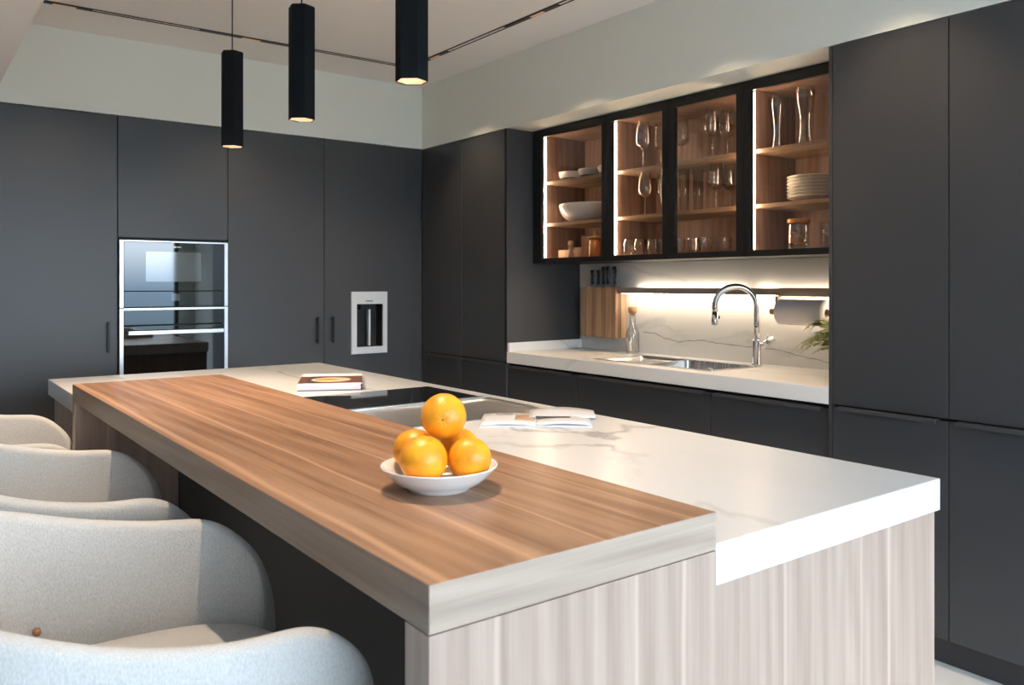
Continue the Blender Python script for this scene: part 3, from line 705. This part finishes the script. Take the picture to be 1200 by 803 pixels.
def wine_glass(h=.24, rb=.042):
    H = h
    o = [(0, 0), (.034, 0), (.034, .0015), (.010, .005), (.0038, .012), (.0034, .09), (.005, .103), (.022, .113), (.036, .128), (rb, .150), (rb * .98, .170), (rb * .78, H)]
    i = [(rb * .78 - .0012, H), (rb * .98 - .0014, .170), (rb - .0014, .150), (.0346, .130), (.021, .1155), (0, .108)]
    return lathe(o + i, 28)
def tall_tumbler(h, r0, r1, th=.002):
    return lathe([(0, 0), (r0, 0), (r1, h), (r1 - th * .6, h), (r0 - th, .012), (0, .010)], 26)
def weizen(h):
    o = [(0, 0), (.031, 0), (.033, .004), (.0315, .02), (.026, .05), (.0225, .09), (.026, .13), (.036, .18), (.040, .212), (.0375, h)]
    i = [(.036, h), (.0383, .212), (.0343, .18), (.0243, .13), (.0208, .09), (.024, .05), (.026, .022), (0, .018)]
    return lathe(o + i, 28)
def ribbed_tumbler(h=.082):
    bm = bmesh.new(); n = 36; P = [(0, 0, 0), (.024, 0, 0), (.030, .02, 1), (.036, .06, 1), (.036, h, 0), (.0345, h, 0), (.032, .02, 0), (.022, .010, 0), (0, .009, 0)]
    rings = []
    for r, z, rib in P:
        if r == 0: rings.append([bm.verts.new((0, 0, z))]); continue
        rings.append([bm.verts.new(((r + rib * .0014 * (i % 2)) * math.cos(2 * PI * i / n), (r + rib * .0014 * (i % 2)) * math.sin(2 * PI * i / n), z)) for i in range(n)])
    for a, b_ in zip(rings, rings[1:]):
        for i in range(n):
            j = (i + 1) % n
            if len(a) == 1: bm.faces.new((a[0], b_[j], b_[i]))
            elif len(b_) == 1: bm.faces.new((a[i], a[j], b_[0]))
            else: bm.faces.new((a[i], a[j], b_[j], b_[i]))
    return bm
protos = {}
def glass_at(kind, maker, x, y, z, label, cat, group, sc=1.0):
    if kind not in protos:
        o = obj(kind, maker(), M['glass'], None); protos[kind] = o
    else:
        o = protos[kind].copy(); COL.objects.link(o)
    o.location = (x, y, z); o.scale = (sc, sc, sc); tag(o, label, cat, group); return o
wg = lambda: wine_glass(.248, .041)
g1 = 'wine glasses in the middle cabinet'
for x, y, z, s, lab in ((3.17, 3.065, S2, 1.0, 'front wine glass on the top shelf behind the middle cabinet left door'), (3.27, 3.030, S2, 1.0, 'rear wine glass on the top shelf behind the middle cabinet left door'),
                     (3.17, 3.050, S1, .915, 'front wine glass on the lower shelf behind the middle cabinet left door'), (3.29, 3.030, S1, .915, 'rear wine glass on the lower shelf behind the middle cabinet left door'),
                     (3.24, 2.860, S2, .95, 'single wine glass left of the pair on the top shelf behind the right door'),
                     (3.20, 2.625, S2, 1.02, 'front wine glass of the pair on the top shelf behind the right door'), (3.28, 2.600, S2, 1.0, 'rear wine glass of the pair on the top shelf behind the right door'),
                     (3.20, 2.605, S1, .915, 'front wine glass of the pair on the lower shelf behind the right door'), (3.29, 2.590, S1, .915, 'rear wine glass of the pair on the lower shelf behind the right door')):
    glass_at('wine_glass', wg, x, y, z, lab, 'wine glass', g1, s)
for x, y, lab in ((3.16, 2.895, 'tall straight glass at the front left on the lower shelf behind the right door'), (3.23, 2.835, 'tall straight glass in the middle of its row on the lower shelf'), (3.28, 2.785, 'tall straight glass at the right of its row on the lower shelf')):
    glass_at('highball_glass', lambda: tall_tumbler(.225, .024, .029), x, y, S1, lab, 'glass', 'tall straight glasses')
for x, y, lab in ((3.16, 3.160, 'plain tumbler, leftmost on the cabinet floor behind the middle left door'), (3.17, 3.085, 'plain tumbler in the middle of three behind the middle left door'), (3.18, 2.995, 'plain tumbler, rightmost of three behind the middle left door')):
    glass_at('tumbler', lambda: tall_tumbler(.090, .030, .037), x, y, S0, lab, 'glass', 'plain tumblers')
for x, y, lab in ((3.16, 2.925, 'ribbed tumbler, leftmost on the cabinet floor behind the right door'), (3.27, 2.80, 'ribbed tumbler at the back on the cabinet floor behind the right door'), (3.17, 2.82, 'ribbed tumbler, second on the cabinet floor behind the right door'), (3.18, 2.655, 'ribbed tumbler, front of the right pair on the cabinet floor'), (3.26, 2.60, 'ribbed tumbler, rear of the right pair on the cabinet floor')):
    glass_at('ribbed_tumbler', ribbed_tumbler, x, y, S0, lab, 'glass', 'ribbed tumblers')
glass_at('beer_glass', lambda: weizen(.245), 3.21, 2.320 - .005, S2, 'curved wheat beer glass, left one on the top shelf of the right cabinet', 'beer glass', 'curved beer glasses', .98).location.y = 2.266
glass_at('beer_glass', lambda: weizen(.245), 3.21, 2.122, S2, 'curved wheat beer glass, right one on the top shelf of the right cabinet', 'beer glass', 'curved beer glasses', 1.06)
names = ['bottom plate', 'second plate from the bottom', 'third plate from the bottom', 'fourth plate from the bottom', 'fifth plate from the bottom', 'sixth plate from the bottom', 'top plate']
pl0 = None
for i in range(7):
    if pl0 is None:
        pl0 = obj('plate', lathe([(0, 0), (.070, 0), (.074, .004), (.112, .018), (.116, .022), (.115, .024), (.110, .021), (.072, .007), (0, .005)], 40), M['cream'], None); o = pl0
    else: o = pl0.copy(); COL.objects.link(o)
    o.location = (3.235, 2.092, S1 + .0145 * i + .0002 * i)
    tag(o, names[i] + ' of the cream stack in the right cabinet', 'plate', 'stack of cream plates')
for k, (x, y, lab) in enumerate(((3.17, 2.128, 'clip jar of pasta, left of two on the right cabinet floor'), (3.25, 2.02, 'glass jar of pasta, right of two on the right cabinet floor'))):
    j = thing('storage_jar', lab, 'jar', (x, y, S0), group='pasta jars')
    obj('jar_body', lathe([(0, 0), (.043, 0), (.045, .003), (.045, .112), (.040, .118), (.0385, .118), (.0425, .110), (.0425, .006), (0, .005)], 28), M['glass'], j, world=False)
    obj('lid', lathe([(0, .1185), (.047, .1185), (.048, .122), (.048, .134), (.046, .137), (0, .137)], 28), M['amber'] if k == 0 else M['cork'], j, world=False)
    pb = bmesh.new(); random.seed(30 + k)
    for q in range(46):
        a = random.uniform(0, 2 * PI); r = .030 * math.sqrt(random.random()); z = random.uniform(.016, .088)
        b3 = random.uniform(0, PI); rr = .0055
        pts = [(r * math.cos(a) + .010 * math.cos(b3 + t), r * math.sin(a) + .010 * math.sin(b3 + t) * .5, z + .007 * math.sin(t * 1.3)) for t in (0, .9, 1.8, 2.7)]
        tube(pts, rr, 6, bm=pb)
    tag(obj('pasta', pb, M['bread'], j, world=False), kind='stuff')

# ------------------------------------------------------------------ island
WX0, WX1, WY0, WY1 = .491, .999, .812, 3.173
WZ0, WZ1 = .915, .973
MX1, MY0, MY1 = 1.716, .821, 3.905
bar = thing('island_bar', 'thick walnut breakfast bar slab with matching end legs, along the left of the island', 'bar counter', (.745, 2.0, 0))
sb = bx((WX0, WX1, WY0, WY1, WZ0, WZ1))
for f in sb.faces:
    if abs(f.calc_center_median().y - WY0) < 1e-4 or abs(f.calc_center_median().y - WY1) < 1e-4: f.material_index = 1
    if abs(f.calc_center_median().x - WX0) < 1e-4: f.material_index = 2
obj('top_slab', sb, [M['wood_top'], M['wood_edge_daylit'], M['wood_side_shaded']], bar, bevel=.0015)
obj('end_leg', bx((WX0, WX1, WY0, WY0 + .056, 0, WZ0 - .0012)), M['wood_panel'], bar, bevel=.001)
obj('end_leg', bx((WX0, .826, WY1 - .056, WY1, 0, WZ0 - .0012)), M['wood_panel'], bar, bevel=.001)
ib = thing('island_cabinet', 'island base with pale walnut side panels and dark recessed back', 'island', (1.35, 2.3, 0))
obj('back_panel', bx((.828, .840, WY0 + .058, WY1 + .003, .0, .9135)), M['plinth'], ib)
obj('carcass', bx((.842, 1.675, .86, 2.0, .08, .852), (.842, 1.675, 2.0, 3.868, .08, .852)), M['carcass'], ib)
obj('near_panel', bx((1.0005, 1.708, MY0 + .008, MY0 + .030, 0, .8535)), M['wood_panel'], ib, bevel=.0008)
obj('far_panel', bx((.536, 1.708, 3.870, 3.895, 0, .8535)), M['wood_panel'], ib, bevel=.0008)
obj('side_panel', bx((.536, .556, WY1 + .004, 3.869, 0, .8535)), M['wood_panel'], ib, bevel=.0008)
obj('top_support', bx((.842, .9985, .870, WY1, .854, .9135)), M['carcass'], ib)
for y0, y1 in ((.855, 1.605), (1.605, 2.355), (2.355, 3.105), (3.105, 3.868)):
    obj('drawer', bx((1.677, 1.697, y0 + .002, y1 - .002, .09, .835)), M['cab'], ib, bevel=.001)
iw = thing('island_worktop', 'white veined marble worktop on the kitchen side of the island', 'worktop', (1.36, 2.3, .855))
# shallow cut-outs for hob and steel tray
HX0, HX1, HY0, HY1 = 1.045, 1.642, 2.352, 2.722
TX0, TX1, TY0, TY1 = 1.045, 1.655, 1.985, 2.345
xs = [.514, 1.0005, TX0, HX1, TX1, MX1]; ys = [MY0, TY0, TY1, WY1 + .0015, MY1]
def keep(i, j):
    if i == 0: return j == 3
    if j == 1 and i in (2, 3): return False
    return True
obj('slab', cell_slab(xs, ys, .855, .92, keep), M['marble'], iw, bevel=.002)
hb_ = thing('induction_hob', 'black glass induction hob set in the island behind the oranges', 'hob', (1.34, 2.54, .92))
obj('glass_plate', bx((HX0, HX1, HY0 + .012, HY1, .9203, .9245)), M['black_glass'], hb_, bevel=.001)
obj('edge_trim', bx((HX0, HX1, HY0 - .006, HY0 + .0115, .9203, .9265)), M['steel_trim'], hb_, bevel=.001)
stt = thing('steel_cooking_tray', 'shallow brushed steel basin set in the island right of the black hob', 'sink', (1.34, 2.16, .92))
obj('rim', cell_slab([TX0 - .008, TX0 + .012, TX1 - .012, TX1 + .008], [TY0 - .008, TY0 + .010, TY1 - .010, TY1], .9203, .9228, lambda i, j: not (i == 1 and j == 1)), M['steel_trim'], stt, bevel=.0008)
obj('tray', basin(TX0 + .012, TX1 - .012, TY0 + .010, TY1 - .010, .9206, .914, r=.02), M['steel_satin'], stt)

# bowl of oranges
fb = thing('fruit_bowl', 'shallow white bowl holding oranges on the walnut bar', 'bowl', (.737, 1.186, WZ1 + .0004))
bm = lathe([(0, .004), (.045, .004), (.047, 0), (.051, 0), (.053, .004), (.070, .012), (.085, .024), (.0975, .0385), (.0990, .040), (.0985, .0415), (.0965, .041), (.083, .0275), (.068, .0155), (.050, .0085), (0, .0075)], 64)
obj('dish', bm, M['ceramic'], fb, world=False)
def orange_bm(r):
    bm = bmesh.new(); bmesh.ops.create_uvsphere(bm, u_segments=40, v_segments=26, radius=r)
    for v in bm.verts:
        d = v.co.normalized(); ang = math.acos(max(-1, min(1, d.z)))
        k = 1 + .012 * noise.noise(d * 2.3) - .07 * math.exp(-(ang / .13) ** 2) - .03 * math.exp(-((PI - ang) / .15) ** 2)
        if ang < .6: k -= .018 * math.exp(-((ang - .22) / .14) ** 2) * (0.5 + .5 * math.cos(8 * math.atan2(d.y, d.x)))
        v.co = Vector((d.x * r * k, d.y * r * k, d.z * r * k * .97))
    for f in bm.faces: f.smooth = True
    return bm
ORR = [(.752, 1.196, 1.0925, .0390, 'topmost orange of the pile, its stem end facing the camera', (-.56, -.83, -.02)),
       (.697, 1.170, 1.030, .0400, 'large orange at the front left of the pile', (.2, -.3, .9)),
       (.768, 1.140, 1.028, .0365, 'smaller glossy orange at the front right of the pile', (.5, .3, .8)),
       (.722, 1.243, 1.0305, .0370, 'orange at the back left, mostly hidden by the front left one', (.3, .6, .7)),
       (.7925, 1.210, 1.0305, .0362, 'orange at the back right, under the topmost one', (.3, .5, .8))]
stem_m = flat('orange_stem', (.16, .10, .03), .7)
for x, y, z, r, lab, ax in ORR:
    t = thing('orange', lab, 'orange', (x, y, z), group='oranges in the white bowl')
    q = Vector(ax).to_track_quat('Z', 'X')
    pz = obj('peel', orange_bm(r), M['orange'], t, world=False)
    pz.rotation_mode = 'QUATERNION'; pz.rotation_quaternion = q
    obj('stem_end', lathe([(0, r * .915), (.0024, r * .912), (.0030, r * .88)], 8), stem_m, pz, world=False)

# cookbook
bkz = .9205
A = Vector((1.190, 2.905)); B = Vector((1.400, 2.800))
ux = (B - A).normalized(); uy = Vector((-ux.y, ux.x)); BWd, BHt = .237, .340
cen = A + ux * BWd / 2 + uy * BHt / 2
bk = thing('cookbook', 'closed cookbook with a plate of food on its cover, at far end of the island', 'book', (cen.x, cen.y, bkz), math.atan2(ux.y, ux.x))
hx, hy = BWd / 2, BHt / 2
M['cover_brown'] = flat('cover_brown_print', (.15, .065, .04), .35); M['cover_navy'] = flat('cover_navy', (.10, .09, .16), .4)
M['food'] = flat('food_print', (.75, .38, .06), .35); M['plate_print'] = flat('plate_print', (.70, .60, .46), .35); M['cover_dark'] = flat('cover_grey_print', (.06, .055, .06), .35)
obj('back_cover', bx((-hx, hx, -hy, hy, 0, .003)), M['cover_navy'], bk, world=False)
obj('pages', bx((-hx + .004, hx - .006, -hy + .005, hy - .005, .003, .024)), M['paper'], bk, world=False)
obj('spine', bx((-hx - .001, -hx + .004, -hy, hy, .003, .024)), M['paper'], bk, world=False)
fcv = obj('front_cover', bx((-hx, hx, -hy, hy, .024, .027)), M['paper'], bk, world=False, bevel=.0005)
obj('cover_photo', bx((-hx, hx, -hy + .012, hy - .10, .0271, .0273)), M['cover_brown'], fcv, world=False)
obj('cover_photo', bx((-hx + .03, -hx + .085, -hy + .012, hy - .10, .0274, .0275)), M['cover_dark'], fcv, world=False)
obj('plate_picture', lathe([(0, .0276), (.075, .0276), (.076, .0274)], 32, (.0, -.045, 0)), M['plate_print'], fcv, world=False)
pf = lathe([(0, .0278), (.035, .0278)], 20, (-.018, -.045, 0)); 
for v in pf.verts: v.co.x = -.018 + (v.co.x + .018) * 1.25
obj('food_picture', pf, M['food'], fcv, world=False)

# magazine, open with curled pages
A = Vector((1.300, 1.885)); B = Vector((1.545, 1.685)); ux = (B - A).normalized(); uy = Vector((-ux.y, ux.x))
cen = A + ux * .158 + uy * .105
M['mag_paper'] = flat('thin_magazine_paper', (.62, .64, .68), .5)
mg = thing('magazine', 'open magazine with curling pages lying on the white island worktop', 'magazine', (cen.x, cen.y, .9205), math.atan2(ux.y, ux.x))
def page(x0, x1, y0, y1, zf, n=14, m=3, th=.0012):
    bm = bmesh.new(); top = [[bm.verts.new((x0 + (x1 - x0) * i / n, y0 + (y1 - y0) * j / m, zf(i / n, j / m) + th)) for j in range(m + 1)] for i in range(n + 1)]
    bot = [[bm.verts.new((x0 + (x1 - x0) * i / n, y0 + (y1 - y0) * j / m, zf(i / n, j / m))) for j in range(m + 1)] for i in range(n + 1)]
    for i in range(n):
        for j in range(m):
            bm.faces.new((top[i][j], top[i + 1][j], top[i + 1][j + 1], top[i][j + 1])).smooth = True
            bm.faces.new((bot[i][j], bot[i][j + 1], bot[i + 1][j + 1], bot[i + 1][j])).smooth = True
    for i in range(n):
        bm.faces.new((top[i][0], bot[i][0], bot[i + 1][0], top[i + 1][0])); bm.faces.new((top[i][m], top[i + 1][m], bot[i + 1][m], bot[i][m]))
    for j in range(m):
        bm.faces.new((top[0][j], top[0][j + 1], bot[0][j + 1], bot[0][j])); bm.faces.new((top[n][j], bot[n][j], bot[n][j + 1], top[n][j + 1]))
    return bm
obj('page_block', page(-.158, .158, -.105, .105, lambda a, b: .0, th=.003), M['mag_paper'], mg, world=False)
obj('page', page(-.155, .0, -.103, .103, lambda a, b: .0034 + .004 * math.sin(a * PI) , th=.0006), M['mag_paper'], mg, world=False)
obj('page', page(.0, .150, -.100, .103, lambda a, b: .0034 + .006 * math.sin(a * PI * .9), th=.0006), M['mag_paper'], mg, world=False)
obj('page', page(-.02, .175, .02, .135, lambda a, b: .0065 + .010 * math.sin(a * PI) * b + .004 * b, th=.0006), M['mag_paper'], mg, world=False)
M['print_tan'] = flat('printed_photo_tan', (.48, .30, .18), .4); M['print_black'] = flat('printed_photo_dark', (.03, .028, .03), .4); M['print_grey'] = flat('printed_photo_grey', (.30, .30, .31), .4)
obj('printed_photo', page(-.06, -.004, -.03, .06, lambda a, b: .0042 + .004 * math.sin((.61 + a * .36) * PI), th=.0003), M['print_tan'], mg, world=False)
obj('printed_photo', page(.0, .10, .0, .022, lambda a, b: .0106 - .0005 * a, th=.0004), M['print_black'], mg, world=False)
obj('printed_photo', page(-.12, -.07, .06, .10, lambda a, b: .0084, th=.0004), M['print_grey'], mg, world=False)

# ------------------------------------------------------------------ pendants
PEND = [(1.075, 3.282, 'farthest of the three black hexagonal pendant lamps over the island'), (1.083, 2.605, 'middle one of the three black hexagonal pendant lamps over the island'), (1.114, 1.932, 'nearest of the three black hexagonal pendant lamps over the island')]
HEX = [PI / 6 * 0 + PI / 3 * k + .35 for k in range(6)]
for x, y, lab in PEND:
    p = thing('pendant_lamp', lab, 'pendant lamp', (x, y, 1.863), group='hexagonal pendants over the island')
    r, L = .0445, .372
    def hexring(bm, rr, z): return [bm.verts.new((rr * math.cos(a), rr * math.sin(a), z)) for a in HEX]
    bm = bmesh.new(); R1 = [hexring(bm, r, 0), hexring(bm, r, L), hexring(bm, r - .004, L + .004)]
    R2 = [hexring(bm, r - .002, 0), hexring(bm, r - .002, .02)]
    for a, b_ in ((R1[0], R1[1]), (R1[1], R1[2]), (R1[0], R2[0]), (R2[0], R2[1])):
        for k in range(6): bm.faces.new((a[k], a[(k + 1) % 6], b_[(k + 1) % 6], b_[k]))
    bm.faces.new(R1[2])
    obj('shade', bm, M['black_matt'], p, world=False)
    bm = bmesh.new(); R3 = [hexring(bm, r - .0025, .0015), hexring(bm, r * .55, .055)]
    for k in range(6): bm.faces.new((R3[0][k], R3[0][(k + 1) % 6], R3[1][(k + 1) % 6], R3[1][k]))
    obj('reflector', bm, M['reflector'] if 'reflector' in M else M.setdefault('reflector', flat('gold_reflector', (.85, .70, .52), .3, metal=.6)), p, world=False)
    obj('bulb', lathe([(0, .030), (.010, .030), (.014, .036), (.016, .052), (0, .052)], 16), M['lamp_glow'], p, world=False)
    obj('cord', tube([(0, 0, L + .002), (0, 0, CEIL - 1.863 - .02)], .0026, 8), M['black'], p, world=False)
    obj('ceiling_rose', lathe([(0, CEIL - 1.863 - .022), (.03, CEIL - 1.863 - .022), (.03, CEIL - 1.863), (0, CEIL - 1.863)], 20), M['black'], p, world=False)
    spot('pendant_bulb_lamp', (x, y, 1.863 + .028), 16, 100, .6, (x, y, 0), radius=.012)

# ------------------------------------------------------------------ bar stools
def catmull(P, n):
    out = []
    Q = [P[0]] + P + [P[-1]]
    for i in range(1, len(Q) - 2):
        for k in range(n):
            t = k / n; p0, p1, p2, p3 = Q[i - 1], Q[i], Q[i + 1], Q[i + 2]
            out.append(tuple(.5 * ((2 * b) + (-a + c) * t + (2 * a - 5 * b + 4 * c - d) * t * t + (-a + 3 * b - 3 * c + d) * t ** 3) for a, b, c, d in zip(p0, p1, p2, p3)))
    out.append(P[-1]); return out
SEAT = .695
def make_stool(label, loc):
    s = thing('bar_stool', label, 'bar stool', loc, group='upholstered bar stools along the walnut bar')
    # (x, y, rim height) of the shell's centre line, front -> back -> front
    half = [(.290, .225, .675), (.275, .238, .765), (.238, .255, .822), (.18, .270, .859), (.08, .285, .868), (-.04, .288, .892), (-.15, .268, .930), (-.24, .195, .962), (-.285, .08, .975)]
    ctl = half + [(-.292, 0, .988)] + [(x, -y, z) for x, y, z in half[::-1]]
    P = catmull(ctl, 4); bm = bmesh.new(); rings = []
    for i, (x, y, h) in enumerate(P):
        a = Vector(P[max(0, i - 1)][:2]); b_ = Vector(P[min(len(P) - 1, i + 1)][:2]); t = (b_ - a).normalized(); nin = Vector((-t.y, t.x))
        if nin.dot(Vector((0.05 - x, -y))) < 0: nin = -nin
        th = .021; lean = .035 * min(1, (h - .62) / .25); base = .555
        sec = []
        # inner wall up, rounded rim, outer wall down
        for (o_, z) in ((.050, base), (.046, base + .06), (.040, base + (h - base) * .5)): sec.append((o_ - lean * ((z - base) / (h - base)) ** 1, z))
        for k in range(7):
            ang = PI * k / 6; sec.append((th * math.cos(ang) - lean + .004, h - th + th * math.sin(ang)))
        for (o_, z) in ((-.024, base + (h - base) * .5), (-.012, base + .05), (.010, base)): sec.append((o_ - lean * ((z - base) / (h - base)), z))
        rings.append([bm.verts.new((x + nin.x * o_, y + nin.y * o_, z)) for o_, z in sec])
    for a, b_ in zip(rings, rings[1:]):
        for k in range(len(a)):
            bm.faces.new((a[k], a[(k + 1) % len(a)], b_[(k + 1) % len(a)], b_[k])).smooth = True
    bm.faces.new(rings[0]); bm.faces.new(rings[-1])
    obj('shell', bm, M['fabric'], s, world=False, smooth=True, subsurf=1)
    obj('rivet', lathe([(0, -.008), (.005, -.008), (.0065, -.005), (.0065, .004), (0, .004)], 14, (-.102, .250, .722), axis='Y'), M['copper'], s, world=False)
    # seat cushion: rounded pad
    bm = bmesh.new(); n = 40; prof = [(.90, .557), (.985, .585), (1.0, .64), (.985, SEAT - .012), (.94, SEAT - .002), (.7, SEAT + .004), (.35, SEAT + .006)]
    R = []
    for f, z in prof:
        ring = []
        for k in range(n):
            a = 2 * PI * k / n; cx = math.cos(a); sy = math.sin(a)
            px = .02 + .262 * f * math.copysign(abs(cx) ** .7, cx); py = .232 * f * math.copysign(abs(sy) ** .7, sy)
            ring.append(bm.verts.new((px, py, z)))
        R.append(ring)
    for a, b_ in zip(R, R[1:]):
        for k in range(n): bm.faces.new((a[k], a[(k + 1) % n], b_[(k + 1) % n], b_[k])).smooth = True
    bm.faces.new(R[0]); bm.faces.new(R[-1])
    obj('seat', bm, M['fabric'], s, world=False, smooth=True)
    obj('underframe', bx((-.17, .17, -.17, .17, .535, .556)), M['leg'], s, world=False, bevel=.004)
    for sx in (-1, 1):
        for sy in (-1, 1):
            obj('leg', tube([(sx * .14, sy * .14, .54), (sx * .20, sy * .20, 0)], [.015, .010], 10), M['leg'], s, world=False)
    obj('footrest', tube([(.182, -.182, .20), (.182, .182, .20)], .008, 8), M['leg'], s, world=False)
    obj('footrest', tube([(-.182, -.182, .20), (-.182, .182, .20)], .008, 8), M['leg'], s, world=False)
    obj('footrest', tube([(-.182, .182, .20), (.182, .182, .20)], .008, 8), M['leg'], s, world=False)
    obj('footrest', tube([(-.182, -.182, .20), (.182, -.182, .20)], .008, 8), M['leg'], s, world=False)
    return s
SX = .28
st0 = make_stool('light grey upholstered bar stool nearest the camera, at the near end of the bar', (SX, 1.360, 0)); st0.rotation_euler.z = -.07
for y, lab in ((2.19, 'light grey upholstered bar stool in the middle of the row of three'), (3.01, 'light grey upholstered bar stool at the far end of the row')):
    c = copy_tree(st0); c.location = (SX if y < 2.5 else .195, y, 0); c['label'] = lab
